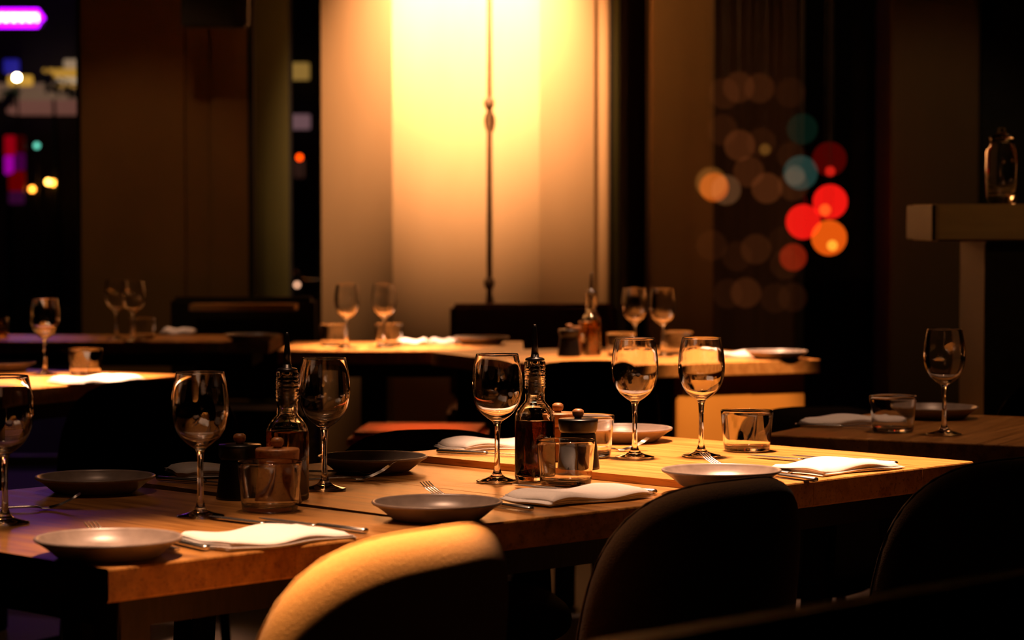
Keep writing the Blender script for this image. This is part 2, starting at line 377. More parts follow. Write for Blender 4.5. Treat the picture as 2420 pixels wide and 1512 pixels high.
table('blurred lit table in the centre in front of the glowing pilaster', (-0.80, 8.66), 0, 0.84, 0.66, 0.75, legs='pedestal', ped=.37)
a25 = R(25); L5 = 0.95
tr = table('blurred lit table right of centre with an amber bottle and two wine glasses', (0.988 - L5 * math.cos(a25), 8.14 - L5 * math.sin(a25)), 25, L5, 0.95, 0.75, legs='four')
link('base_panel', box(nb(), (L5 - .50, .04, .02), (L5 - .03, .066, .704), .004), M['panel'], tr)['label'] = 'ochre panel under the table top'

# ------------------------------------------------------------------ upholstered chairs
def cushion(w, h, cr, T, nx=2.6, rings=12, n=72, bend=0.0, squash=1.0):
    """rounded-rectangle pad in local x (width) / z (height), thickness along y, bent around a vertical axis"""
    bm = nb()
    out = []
    for k in range(n):
        a = 2 * math.pi * k / n
        e = 2.0 + 2.2 * (1 - cr); c, s = math.cos(a), math.sin(a)
        q = (abs(c) ** e + abs(s) ** e) ** (-1 / e)
        out.append((w / 2 * q * c, h / 2 * q * s))
    def side(sg):
        rs = []
        for i in range(rings + 1):
            r = math.sin(i / rings * math.pi / 2) if i else 0.0
            th = T / 2 * (max(0.0, 1 - r ** (nx * 3))) ** (1 / 2.2)
            if i == 0: rs.append([bm.verts.new((0, sg * th, 0))]); continue
            if i == rings and sg == -1: rs.append(edge); continue
            rs.append([bm.verts.new((x * r, sg * th, z * r)) for x, z in out])
        for a, b in zip(rs, rs[1:]):
            for k in range(n):
                k2 = (k + 1) % n
                if len(a) == 1: bm.faces.new((a[0], b[k], b[k2]))
                else: bm.faces.new((a[k], b[k], b[k2], a[k2]))
        return rs[-1]
    edge = side(1); side(-1)
    if bend:
        for v in bm.verts:
            ph = v.co.x / bend; rr = bend + v.co.y * -1
            x = rr * math.sin(ph); y = bend - rr * math.cos(ph)
            v.co.x, v.co.y = x, y
    return bm
def make_chair(label, fab, top=0.82, width=0.46, group='upholstered chairs with rounded backs'):
    """faces +y (towards its table); its backrest stands at the rear (y = 0)"""
    t = thing('upholstered_chair', label, 'chair', group=group)
    hb = 0.50
    b = cushion(width, hb, 0.45, 0.082, bend=0.42)
    for v in b.verts:
        k = (v.co.z + hb / 2) / hb
        v.co.x *= 1.0 - 0.10 * (k - .3)
        v.co.y += 0.055 - 0.075 * k
        v.co.z += top - hb / 2
    link('backrest', b, M[fab], t, True)
    # seam along the back's rim
    s = nb(); pts = []
    for k in range(49):
        a = 2 * math.pi * k / 48; e = 3.2; c, sn = math.cos(a), math.sin(a); q = (abs(c) ** e + abs(sn) ** e) ** (-1 / e)
        x = (width / 2 + .001) * q * c; z = (hb / 2 + .001) * q * sn; kk = (z + hb / 2) / hb
        ph = x / .42; xx = .42 * math.sin(ph) * (1.0 - 0.10 * (kk - .3)); yy = .42 - .42 * math.cos(ph)
        pts.append((xx, yy + 0.055 - 0.075 * kk, z + top - hb / 2))
    link('piping', tube(s, pts, 0.0018, 6), M[fab], t, True)
    c = cushion(0.46, 0.44, 0.45, 0.085); bmesh.ops.rotate(c, verts=c.verts, cent=(0, 0, 0), matrix=Matrix.Rotation(R(90), 3, 'X'))
    for v in c.verts: v.co.y += 0.265; v.co.z += 0.445
    link('seat', c, M[fab], t, True)
    for x in (-.17, .17):
        for y in (.10, .42):
            l = tube(nb(), [(x * 1.18, y + (-.03 if y < .2 else .03), 0), (x, y, .41)], [.011, .017], 12)
            link('leg', l, M['black_wood'], t, True)
    return t
def chair_at(proto, label, topc, ang, scale=None, group=None):
    """topc: world xy of the middle of the back's top; ang: direction the back's width runs to (left to right seen from behind)"""
    rz = R(ang)
    r = dup(proto, label, (topc[0], topc[1], 0), rz, group, scale)
    return r
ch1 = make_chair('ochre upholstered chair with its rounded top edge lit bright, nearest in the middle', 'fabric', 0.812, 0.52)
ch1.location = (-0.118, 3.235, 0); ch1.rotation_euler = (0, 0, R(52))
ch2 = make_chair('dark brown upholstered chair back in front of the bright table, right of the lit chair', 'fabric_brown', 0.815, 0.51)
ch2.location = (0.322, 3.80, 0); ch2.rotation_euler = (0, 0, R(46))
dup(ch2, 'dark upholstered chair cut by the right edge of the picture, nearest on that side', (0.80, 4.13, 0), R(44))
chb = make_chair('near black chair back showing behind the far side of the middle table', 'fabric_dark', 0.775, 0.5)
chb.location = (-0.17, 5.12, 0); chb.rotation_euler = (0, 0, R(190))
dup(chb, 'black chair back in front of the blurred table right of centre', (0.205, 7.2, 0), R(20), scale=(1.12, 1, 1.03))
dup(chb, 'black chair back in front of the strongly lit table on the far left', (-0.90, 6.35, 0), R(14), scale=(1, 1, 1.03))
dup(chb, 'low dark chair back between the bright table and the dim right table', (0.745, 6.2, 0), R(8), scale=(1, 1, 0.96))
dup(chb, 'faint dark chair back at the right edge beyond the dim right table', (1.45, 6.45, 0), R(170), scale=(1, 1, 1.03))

# dark bench in the near right corner
t = thing('bench', 'very dark wooden bench back crossing the near right corner', 'bench', (0.142, 2.18, 0), math.atan2(2.587 - 2.18, .556 - .142))
bx('top_rail', (-.3, -.012, .835), (1.1, .028, .85), M['black_wood'], t, .004)
bx('back_panel', (-.3, -.004, .40), (1.1, .018, .834), M['black_wood'], t, .002)
bx('seat', (-.3, -.40, .40), (1.1, -.005, .44), M['black_wood'], t, .004)
for x in (-.26, 1.06):
    for y in (-.38, -.02): bx('leg', (x - .02, y - .02, 0), (x + .02, y + .02, .40), M['black_wood'], t, .003)

# banquettes and far furniture
def banquette(label, x0, x1, Y, ptop, fab='red_leather', seat='red_leather'):
    zt = Zp(ptop, Y); xa, xb = X(x0, Y), X(x1, Y)
    t = thing('banquette', label, 'banquette', ((xa + xb) / 2, Y, 0)); h = (xb - xa) / 2
    n = max(1, round((xb - xa) / .5))
    for i in range(n):
        bx('back_cushion', (-h + 2 * h * i / n + .002, 0, .46), (-h + 2 * h * (i + 1) / n - .002, .09, zt), M[fab], t, .018, 3)
    bx('seat', (-h, -.5, .30), (h, -.002, .455), M[seat], t, .02, 3)
    bx('plinth', (-h, -.46, 0), (h, -.02, .298), M['black_wood'], t)
    return t
banquette('dark red leather banquette under the thin pole, behind the centre table', 1062, 1462, 10.4, 718)
banquette('dark banquette in the back left below the olive panel', 400, 745, 10.35, 702, 'black_wood', 'black_wood')
bx('ledge', (0, 0, 0), (0, 0, 0), M['concrete']) if False else None
t = tag(wbox('ledge', (X(452, 10.2), 10.12, Zp(722, 10.2) - .02), (X(700, 10.2), 10.3, Zp(718, 10.2)), M['concrete'], .003), 'narrow pale ledge catching light in the back left', 'ledge')
t.name = 'ledge'
# rust coloured bench seat seen below the centre table
t = thing('bench', 'rust red bench seat glowing below the centre table', 'bench', (X(1010, 7.6), 7.6, 0), R(-4))
sz = Zp(1010, 7.6)
bx('seat', (-.22, -.2, sz - .06), (.18, .2, sz), M['red_seat'], t, .02, 3)
for x in (-.18, .14):
    for y in (-.16, .16): bx('leg', (x - .015, y - .015, 0), (x + .015, y + .015, sz - .061), M['black_metal'], t)

# ------------------------------------------------------------------ glassware
def make_wineglass():
    t = thing('wine_glass', 'x', 'wine glass')
    out_b = spline([(0.0056, .097), (0.0085, .1045), (.0185, .1115), (.0300, .122), (.0385, .137), (.0428, .155), (.0436, .170), (.0425, .187), (.0400, .204), (.0366, .2214)], 5)
    inn_b = spline([(.0354, .2214), (.0388, .204), (.0412, .187), (.0423, .170), (.0415, .155), (.0372, .1375), (.0285, .1235), (.0170, .1150), (.0075, .1108), (.0, .1100)], 5)
    rim = [(.0364, .2221), (.0360, .2223), (.0356, .2221)]
    link_l('bowl', lathe(out_b + rim + inn_b, 64), M['glass'], t)
    link_l('stem', lathe(spline([(.0075, .0165), (.0055, .024), (.0048, .038), (.0044, .058), (.0046, .08), (.0056, .097)], 5), 40), M['glass'], t)
    link_l('foot', lathe([(0, .0006), (.030, .0004), (.0355, .0004), (.0366, .001), (.0366, .0018)] + spline([(.0358, .0026), (.026, .0046), (.016, .0078), (.0105, .0115), (.0075, .0165)], 4), 64), M['glass'], t)
    return t
def make_tumbler():
    t = thing('tumbler', 'x', 'tumbler')
    prof = [(0, .0012), (.030, .0012), (.036, .0002), (.0405, .0004), (.0428, .0022), (.0440, .006)] + [(.0440 + .0062 * k / 10, .006 + .070 * k / 10) for k in range(1, 11)]
    prof += [(.0500, .0772), (.0494, .0778), (.0487, .0774), (.0482, .076)] + [(.0482 - .0060 * k / 10, .076 - .064 * k / 10) for k in range(1, 11)]
    prof += [(.0412, .0098), (.039, .0086), (.034, .0080), (0, .0076)]
    link_l('body', lathe(prof, 64), M['glass'], t)
    return t
wg0 = make_wineglass(); tb0 = make_tumbler()
used = {}
def put(proto, label, loc, rz=0, group=None):
    k = proto.name
    if k not in used:
        used[k] = 1; proto.location = loc; proto.rotation_euler = (0, 0, rz); proto['label'] = label
        if group: proto['group'] = group
        return proto
    return dup(proto, label, loc, rz, group)
WG = 'empty wine glasses on the tables'; TG = 'empty glass tumblers on the tables'
for (px, py, z, lb) in [
    (12, 1237, ZA, 'wine glass cut off by the left edge of the picture, on the near left table'),
    (474, 1221, ZA, 'wine glass left of the black grinder on the near left table, nearest whole one'),
    (767, 1156, ZA, 'wine glass right of the left oil bottle, between bottle and far plate'),
    (1175, 1138, ZA, 'wine glass touching the dark vinegar bottle in the centre'),
    (1500, 1081, ZB, 'wine glass on the bright table left of its neighbour, before the far plate'),
    (1657, 1078, ZB, 'wine glass on the bright table left of the frosted looking tumbler'),
    (2231, 1026, ZA, 'single wine glass on the dim table at the right'),
    (107, 886, ZA, 'blurred wine glass on the strongly lit far left table'),
    (276, 802, ZA, 'faint blurred wine glass in the back left, left one of two'),
    (316, 806, ZA, 'faint blurred wine glass in the back left, right one of two'),
    (820, 823, ZA, 'blurred wine glass on the centre table beside the left tumbler'),
    (908, 821, ZA, 'blurred wine glass on the centre table in front of the right tumbler'),
    (1500, 838, ZA, 'blurred wine glass right of the amber bottle on the table right of centre'),
    (1566, 842, ZA, 'blurred wine glass farthest right on the table right of centre')]:
    put(wg0, lb, P(px, py, z), random.random() * 6, WG)
for (px, py, z, lb) in [
    (638, 1207, ZA, 'tumbler in front of the wooden salt pot on the near left table'),
    (1337, 1146, ZA, 'tumbler in front of the black grinder in the centre'),
    (1388, 1079, ZB, 'tumbler behind the black grinder on the bright table'),
    (1765, 1065, ZB, 'frosted looking bright tumbler right of the wine glasses on the bright table'),
    (2110, 1020, ZA, 'tumbler on the dim table at the right beside the pink lit napkin'),
    (202, 886, ZA, 'blurred tumbler on the strongly lit far left table'),
    (337, 800, ZA, 'faint blurred tumbler in the back left'),
    (788, 817, ZA, 'blurred tumbler at the left end of the centre table'),
    (920, 816, ZA, 'blurred bright tumbler behind a wine glass on the centre table'),
    (1468, 842, ZA, 'blurred tumbler beside the amber bottle right of centre'),
    (1604, 838, ZA, 'blurred tumbler behind the farther wine glass right of centre')]:
    put(tb0, lb, P(px, py, z), random.random() * 6, TG)

# ------------------------------------------------------------------ oil and vinegar bottles
def make_bottle(label, liquid, level, name='oil_bottle'):
    t = thing(name, label, 'bottle')
    hb = .0285
    outer = [(0, .0015), (.020, .0012), (.0265, .0003), (hb, .003), (.0292, .008), (.0292, .110)] + spline([(.0290, .117), (.0278, .124), (.0245, .1305), (.0200, .1352), (.0176, .1385)], 4)
    outer += [(.0170, .140), (.0165, .160), (.0186, .1625), (.0186, .165)]
    z = .165
    for k in range(6):
        outer += [(.0172, z + .002), (.0187, z + .004), (.0187, z + .0055)]; z += .0065
    outer += [(.0180, z + .003), (.0165, z + .004)]; zt = z + .004
    sq = [2 + 2.2 * max(0, min(1, (.128 - zz) / .02)) for _, zz in outer]
    inner = [(.0125, zt - .0005), (.0125, .16), (.0132, .142)] + spline([(.0145, .137), (.0185, .132), (.0245, .125), (.0262, .115)], 3) + [(.0264, .012), (.024, .008), (0, .0075)]
    sq += [2 + 2.2 * max(0, min(1, (.125 - zz) / .02)) for _, zz in inner]
    link_l('glass_body', lathe(outer + inner, 64, sq), M['bottle_glass'], t)
    liq = [(0, .0077), (.0238, .0082), (.0266, .0122), (.0266, level - .001), (.0262, level), (0, level)]
    link_l('liquid', lathe(liq, 64, [4.2] * len(liq)), M[liquid], t)
    st = [(0, .150), (.0075, .150), (.0122, .156), (.0122, zt + .0008), (.0168, zt + .001), (.0168, zt + .004), (.0140, zt + .006), (.0075, zt + .007), (.0068, zt + .012), (0, zt + .012)]
    link_l('stopper', lathe(st, 32), M['plastic'], t)
    link_l('spout', lathe([(0, zt + .010), (.0066, zt + .010), (.0052, zt + .032), (.0032, zt + .058), (.0022, zt + .064), (0, zt + .064)], 24), M['plastic'], t)
    return t
b1 = make_bottle('square glass bottle of golden oil with black pourer, behind the wooden salt pot', 'oil', .112)
b1.location = P(680, 1181, ZA); b1.rotation_euler = (0, 0, R(40))
b2 = make_bottle('square glass bottle of dark vinegar with tall black pourer in the centre', 'vinegar', .104)
b2.location = P(1264, 1135, ZA); b2.rotation_euler = (0, 0, R(44))
b3 = dup(b1, 'blurred glowing amber bottle on the table right of centre', P(1397, 840, ZA), R(20))

# ------------------------------------------------------------------ grinders
def make_grinder(label, body, lid, knob, name):
    t = thing(name, label, 'grinder')
    link('body', lathe([(0, 0), (.036, 0), (.0385, .0015), (.0385, .004)] + spline([(.0375, .010), (.0345, .035), (.0315, .058), (.0310, .062)], 3) + [(.029, .0635), (0, .0635)], 48), M[body], t, True)
    link('lid', lathe([(0, .0640), (.0300, .0640), (.0325, .067), (.0340, .070), (.0352, .084), (.0352, .0872), (.034, .0888), (.010, .0895), (0, .0895)], 48), M[lid], t, True)
    link('knob', lathe([(0, .0897), (.0065, .0897), (.0062, .0915), (.0095, .0945), (.0105, .099), (.0098, .1035), (.006, .1062), (0, .1067)], 32), M[knob], t, True)
    return t
g1 = make_grinder('black pepper grinder with a small wooden knob, beside the left oil bottle', 'plastic', 'plastic', 'wood_lid', 'pepper_grinder')
g1.location = P(567, 1178, ZA)
dup(g1, 'black pepper grinder with a wooden knob behind the centre tumbler', P(1366, 1107, ZB), 1.0)
s1 = make_grinder('wooden salt pot with a wooden knob, seen through the near tumbler', 'wood_lid', 'wood_lid', 'wood_lid', 'salt_pot')
s1.location = P(656, 1190, ZA) + Vector((0, 0, 0))
dup(s1, 'wooden salt pot mostly hidden between the vinegar bottle and the black grinder', P(1318, 1089, ZB), 1.0)
dup(g1, 'blurred black grinder left of the amber bottle', P(1345, 842, ZA), 0)
dup(s1, 'blurred salt pot touching the left side of the amber bottle', P(1374, 834, ZA), 0)

# ------------------------------------------------------------------ plates
def make_plate():
    t = thing('side_plate', 'x', 'plate')
    prof = [(0, .0015), (.058, .0015), (.060, 0), (.066, 0), (.070, .002)] + spline([(.076, .007), (.086, .015), (.0945, .0205), (.0985, .0225)], 4) + spline([(.1, .0248), (.0992, .0268), (.0968, .0272), (.0945, .0258), (.0915, .0218), (.084, .0135), (.074, .0072), (.060, .0052), (.03, .0048)], 4) + [(0, .0047)]
    link('dish', lathe(prof, 80), M['stone'], t, True)
    return t
pl0 = make_plate()
for (px, py, z, lb) in [
    (256, 1270, ZA, 'stone grey plate lit brightly at the near left corner beside the brightest napkin'),
    (1033, 1185, ZA, 'brownish grey plate on the middle table behind the lit chair'),
    (225, 1125, ZA, 'dim grey plate on the far side of the near left table'),
    (880, 1078, ZA, 'shallow plate behind the two crossed forks on the middle table'),
    (1705, 1110, ZB, 'plate half in shadow at the near edge of the bright table'),
    (1471, 1011, ZB, 'plate with a pale lit rim at the far side of the bright table'),
    (2208, 961, ZA, 'dim plate behind the wine glass on the right table'),
    (1138, 796, ZA, 'blurred plate at the right end of the centre table'),
    (1232, 838, ZA, 'blurred plate just left of the amber bottle table items'),
    (1835, 829, ZA, 'blurred plate at the right corner of the table right of centre'),
    (595, 790, ZA, 'blurred dim plate on the back left table'),
    (5, 856, ZA, 'blurred plate at the left edge on the strongly lit far left table')]:
    if px == 1232: continue
    put(pl0, lb, P(px, py, z + .026) - Vector((0, 0, .026)) + Vector((0, 0, .0005)), random.random() * 6, 'grey stoneware side plates')

# ------------------------------------------------------------------ napkins
def make_napkin(label, c, ang, L, W, h=0.012, seed=1, skew=0.0, layers=4):
    rnd = random.Random(seed)
    t = thing('napkin', label, 'napkin', c, R(ang), 'white folded cloth napkins')
    nx, ny = 28, 14; th = h / layers
    ph = [rnd.uniform(0, 6) for _ in range(4)]
    for l in range(layers):
        bm = nb(); dx, dy = rnd.uniform(-.004, .004), rnd.uniform(-.003, .003); ll = 1 - .012 * l
        top = []; bot = []
        for j in range(ny + 1):
            rt, rb = [], []
            for i in range(nx + 1):
                u, v = i / nx - .5, j / ny - .5
                x = u * L * ll + v * skew * W + dx; y = v * W * ll + dy
                y += .006 * math.sin(u * 7 + ph[0]) * (1 if v < 0 else .8); x += .004 * math.sin(v * 6 + ph[1])
                amp = 1.0 + .6 * l / layers
                wave = .0022 * amp * math.sin(u * 9 + ph[2]) + .0015 * math.sin(v * 7 + u * 5 + ph[3])
                ed = min(1.0, (0.5 - abs(u)) * 14, (0.5 - abs(v)) * 9); ed = math.sqrt(max(0, ed))
                z0 = l * th * (0.45 + .55 * ed) + max(0, wave + .003) * (l + 1) / layers * 1.1
                t2 = th * .92 * (.35 + .65 * ed)
                rt.append(bm.verts.new((x, y, z0 + t2 + .0006))); rb.append(bm.verts.new((x, y, z0 + .0006)))
            top.append(rt); bot.append(rb)
        for j in range(ny):
            for i in range(nx):
                bm.faces.new((top[j][i], top[j][i + 1], top[j + 1][i + 1], top[j + 1][i]))
                bm.faces.new((bot[j][i], bot[j + 1][i], bot[j + 1][i + 1], bot[j][i + 1]))
        for i in range(nx):
            bm.faces.new((bot[0][i], bot[0][i + 1], top[0][i + 1], top[0][i])); bm.faces.new((bot[ny][i + 1], bot[ny][i], top[ny][i], top[ny][i + 1]))
        for j in range(ny):
            bm.faces.new((bot[j + 1][0], bot[j][0], top[j][0], top[j + 1][0])); bm.faces.new((bot[j][nx], bot[j + 1][nx], top[j + 1][nx], top[j][nx]))
        link('fold', bm, M['cloth'], t, True)
    return t
def nk(px, py, z): return P(px, py, z)
make_napkin('brightest white folded napkin beside the near left plate', nk(624, 1279, ZA), 44, .225, .135, seed=2)
make_napkin('pinkish lit folded napkin on the middle table right of the plate', nk(1362, 1180, ZA), 40, .225, .125, seed=5)
make_napkin('white folded napkin at the near edge of the bright table beside the shadowed plate', nk(1978, 1110, ZB), 43, .225, .125, seed=9)
make_napkin('folded napkin at the far edge of the bright table left of the vinegar bottle', nk(1180, 1056, ZB), 28, .225, .12, seed=12)
make_napkin('dim folded napkin behind the grinder and the oil bottle on the left', nk(560, 1118, ZA), 28, .235, .12, seed=15)
make_napkin('dim pinkish folded napkin on the right table beside the tumbler', nk(2015, 1000, ZA), 20, .22, .11, seed=18)
make_napkin('blurred bright napkin on the centre table, left one of the pair', nk(978, 812, ZA), 0, .10, .14, seed=21)
make_napkin('blurred bright napkin on the centre table, right one of the pair', nk(1050, 811, ZA), 0, .10, .14, seed=23)
make_napkin('blurred glaring napkin on the strongly lit far left table', nk(225, 903, ZA), 55, .24, .15, seed=25)
make_napkin('blurred dim napkin in the back left, left of the plate', nk(420, 788, ZA), 0, .12, .14, seed=27, h=.016)
make_napkin('blurred bright napkin on the table right of centre', nk(1740, 842, ZA), 30, .22, .12, seed=29)

# ------------------------------------------------------------------ cutlery
def strip(bm, sec, closed=True):
    """sec: list of (x, halfwidth, z, halfthick)"""
    rs = []
    for x, hw, z, ht in sec:
        rs.append([bm.verts.new((x, math.cos(a) * hw, z + math.sin(a) * ht)) for a in [2 * math.pi * k / 10 for k in range(10)]])
    for a, b in zip(rs, rs[1:]):
        for k in range(10): bm.faces.new((a[k], a[(k + 1) % 10], b[(k + 1) % 10], b[k]))
    bm.faces.new(list(reversed(rs[0]))); bm.faces.new(rs[-1])
def make_fork():
    t = thing('fork', 'x', 'fork')
    b = nb(); strip(b, [(0, .006, .003, .0018), (.004, .0085, .003, .002), (.05, .0065, .004, .0019), (.09, .0038, .0055, .0018), (.115, .0032, .006, .0018), (.128, .0045, .005, .0018)])
    link('handle', b, M['steel'], t, True)
    b = nb(); strip(b, [(.127, .0042, .0052, .0017), (.134, .010, .0032, .0013), (.142, .0122, .0028, .0012), (.150, .0122, .0036, .001)])
    link('head', b, M['steel'], t, True)
    for k in range(4):
        y = (k - 1.5) * .0066; b = nb()
        strip(b, [(.146, .0022, .0036, .0010), (.163, .0021, .0078, .0010), (.180, .0018, .0155, .0009), (.194, .0011, .0250, .0006)])
        for v in b.verts: v.co.y += y
        link('tine', b, M['steel'], t, True)
    return t
def make_knife():
    t = thing('table_knife', 'x', 'knife')
    b = nb(); strip(b, [(0, .004, .0045, .003), (.003, .0075, .0045, .0042), (.05, .0072, .0045, .004), (.098, .0058, .0045, .0036), (.104, .0048, .0045, .003)])
    link('handle', b, M['steel'], t, True)
    b = nb(); strip(b, [(.103, .0046, .0045, .0015), (.112, .0085, .0045, .0010), (.17, .0105, .0045, .0008), (.21, .0090, .0045, .0007), (.229, .0045, .0045, .0006), (.234, .0012, .0045, .0005)])
    link('blade', b, M['steel'], t, True)
    return t
fk0 = make_fork(); kn0 = make_knife()
# forks are placed by the point of their tines
def fork(label, tip, ang, z):
    p = P(*tip, z + .025); a = R(ang)
    put(fk0, label, (p.x - .194 * math.cos(a), p.y - .194 * math.sin(a), z + .0002), a, 'steel forks')
fork('fork whose tines show over the near left plate', (212, 1232), 137, ZA)
fork('fork whose tines show over the plate on the middle table', (1003, 1138), 137, ZA)
fork('fork whose tines show over the half shadowed plate', (1662, 1070), 137, ZB)
fork('fork before the far plate of the middle table, the left and nearer one', (920, 1100), 14, ZA)
fork('fork before the far plate of the middle table, the right and farther one', (938, 1090), -14, ZA)
fork('fork in front of the pale rimmed plate on the bright table', (1532, 1034), 14, ZB)
fork('dim fork in front of the far plate on the near left table', (190, 1165), 14, ZA)
def knife(label, end, ang, z, dz=0.0):
    p = P(*end, z); put(kn0, label, (p.x, p.y, z + .0004 + dz), R(ang), 'steel table knives')
knife('knife with its handle end beyond the brightest napkin', (866, 1262), 137, ZA)
knife('knife half under the brightest napkin', (741, 1257), 137, ZA)
knife('knife handle showing between the near left plate and the brightest napkin', (490, 1303), 126, ZA)
knife('knife with its handle end beyond the pinkish napkin of the middle table', (1550, 1168), 137, ZA)
knife('knife half under the pinkish napkin behind the centre tumbler', (1458, 1175), 137, ZA)
knife('knife handle showing between the middle plate and the pinkish napkin', (1257, 1210), 126, ZA)
knife('knife with its handle end at the right tip of the bright table napkin', (2120, 1101), 137, ZB)
knife('knife half under the napkin at the near edge of the bright table', (2010, 1100), 137, ZB)
knife('knife handle showing between the half shadowed plate and its napkin', (1930, 1140), 126, ZB)
knife('knife in front of the far napkin on the bright table', (1033, 1071), -24, ZB)
knife('knife in front of the dim napkin behind the left grinder', (372, 1136), -30, ZA)
knife('knife in front of the pinkish napkin on the right table', (1880, 1009), -20, ZA)

# ------------------------------------------------------------------ shelf and jar at the right
YS = 7.0
t = thing('wall_shelf', 'thick pale wooden shelf end at the right edge', 'shelf', (X(2212, YS), YS, 0))
z1, z0 = Zp(482, YS), Zp(570, YS)
bx('board', (0, 0, z0), (1.2, .45, z1), M['shelf'], t, .006)
bx('end_cap', (-.012, .0, z0 + .002), (-.0005, .45, z1 - .002), M['frame'], t, .002)
bx('support_panel', (.14, .03, 0), (1.2, .42, z0 - .001), M['frame'], t, .004)
t = thing('glass_jar', 'dim glass jar standing on the pale shelf at the right', 'jar', (X(2366, YS + .15), YS + .15, z1 + .0005))
link_l('body', lathe([(0, .002), (.036, 0), (.040, .004), (.043, .03), (.047, .10), (.046, .15), (.034, .165), (.034, .178), (.031, .178), (.031, .166), (.042, .148), (.043, .10), (.039, .034), (.034, .026), (0, .024)], 40), M['glass'], t)
link_l('lid', lathe([(0, .179), (.036, .179), (.037, .188), (.020, .195), (.012, .2), (.014, .212), (0, .216)], 32), M['glass'], t)

# ------------------------------------------------------------------ added glow spheres standing for blurred lights and window reflections
YG = 9.9
AM = (1.0, .24, .06); bokeh_discs = [
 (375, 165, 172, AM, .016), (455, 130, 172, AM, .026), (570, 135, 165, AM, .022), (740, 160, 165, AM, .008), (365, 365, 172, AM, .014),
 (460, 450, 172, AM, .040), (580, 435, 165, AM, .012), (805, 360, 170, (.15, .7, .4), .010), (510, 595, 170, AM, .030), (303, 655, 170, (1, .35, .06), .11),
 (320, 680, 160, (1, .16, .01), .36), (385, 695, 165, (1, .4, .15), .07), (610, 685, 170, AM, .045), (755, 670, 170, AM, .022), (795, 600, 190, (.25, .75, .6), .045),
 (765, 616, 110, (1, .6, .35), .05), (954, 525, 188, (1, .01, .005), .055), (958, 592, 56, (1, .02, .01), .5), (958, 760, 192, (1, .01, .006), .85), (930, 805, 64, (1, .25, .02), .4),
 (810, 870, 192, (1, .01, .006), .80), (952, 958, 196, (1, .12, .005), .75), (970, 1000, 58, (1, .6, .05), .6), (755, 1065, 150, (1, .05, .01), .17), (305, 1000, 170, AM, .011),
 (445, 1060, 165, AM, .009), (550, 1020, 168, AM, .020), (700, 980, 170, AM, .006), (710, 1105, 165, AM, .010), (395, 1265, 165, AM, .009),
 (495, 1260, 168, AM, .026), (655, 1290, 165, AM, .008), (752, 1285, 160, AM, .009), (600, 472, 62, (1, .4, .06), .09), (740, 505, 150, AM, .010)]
def cname(c, s):
    if c[1] > c[0]: return 'green'
    if c[1] < .03: return 'red'
    return 'bright orange' if s > .3 else ('orange' if s > .1 else 'dim amber')
ORD = ['first', 'second', 'third', 'fourth', 'fifth', 'sixth', 'seventh', 'eighth', 'ninth', 'tenth', 'eleventh', 'twelfth']; ROWS = ['top', 'second', 'third', 'fourth', 'fifth', 'sixth', 'lowest']
def row(py): return sum(py > q for q in (240, 318, 385, 440, 520, 630))
for i, (gx, gy, gd, col, st) in enumerate(bokeh_discs):
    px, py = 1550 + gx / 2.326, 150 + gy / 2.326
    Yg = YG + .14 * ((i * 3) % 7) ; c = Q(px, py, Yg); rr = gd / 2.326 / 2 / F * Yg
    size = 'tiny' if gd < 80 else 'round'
    rowi = row(py); order = sorted(range(len(bokeh_discs)), key=lambda j: bokeh_discs[j][0]); same = [j for j in order if row(150 + bokeh_discs[j][1] / 2.326) == rowi]
    t = thing('bokeh_disc', '%s %s disc of blurred light, %s from left in the %s row' % (size, cname(col, st), ORD[same.index(i)], ROWS[rowi]), 'light', c, 0, 'added discs for blurred lights and reflections at the dark window')
    b = nb(); bmesh.ops.create_icosphere(b, subdivisions=3, radius=rr); link('globe', b, bokeh_mat('bokeh_glow_%02d' % i, col, st * .5), t, True)
    link('added_cord', tube(nb(), [(0, 0, rr), (0, 0, 3.3 - c.z)], .0006, 5), M['black_metal'], t)  # made-up cord up to the ceiling, thin enough to vanish

# ------------------------------------------------------------------ the street outside
YO = 26.0
struct(wbox('ground', (-30, 12, -.4), (30, 60, -.3), M['asphalt']))
def ob(name, x0, y0, x1, y1, Y, d, m, parent):
    a = Q(x0, y1, Y); b = Q(x1, y0, Y)
    c = Vector((parent.location.x, parent.location.y, parent.location.z))
    return link(name, box(nb(), Vector((a.x, Y, a.z)) - c, Vector((b.x, Y + d, b.z)) - c, .01), m, parent)
t = thing('shop_front', 'lit shop front across the street seen through the left window', 'building', (X(60, 27), 27, -.3))
ob('wall', -400, -600, 430, 900, 27.6, .4, M['frame'], t)
ob('wall', 620, -100, 1000, 900, 27.6, .4, M['frame'], t)
ob('awning', 100, 162, 200, 182, 26.9, .3, emit_mat('awning_amber', (1, .5, .06), .55), t)
ob('awning', 130, 183, 200, 196, 26.9, .3, emit_mat('awning_cream', (1, .7, .45), .5), t)
ob('awning', 130, 197, 200, 208, 26.9, .3, emit_mat('awning_amber_low', (1, .5, .1), .42), t)
ob('sign_band', 150, 140, 200, 160, 27.0, .2, emit_mat('band_cream', (1, .66, .4), .35), t)
ob('shop_window', -60, 196, 200, 236, 27.1, .1, emit_mat('window_glow', (.9, .5, .3), .16), t)
ob('canopy', 15, 236, 200, 268, 26.6, .5, emit_mat('canopy_glow', (.8, .3, .22), .20), t)
ob('blue_panel', 8, 140, 42, 172, 26.8, .1, emit_mat('blue_glow', (.03, .03, .8), .35), t)
ob('lamp_box', 18, 178, 74, 202, 26.7, .1, emit_mat('lamp_box_glow', (1, .5, .05), .7), t)
ob('shop_window', 682, 148, 730, 188, 27.0, .1, emit_mat('far_window_yellow', (1, .55, .12), .32), t)
ob('shop_window', 682, 270, 732, 305, 27.0, .1, emit_mat('far_window_lilac', (.7, .35, .4), .25), t)
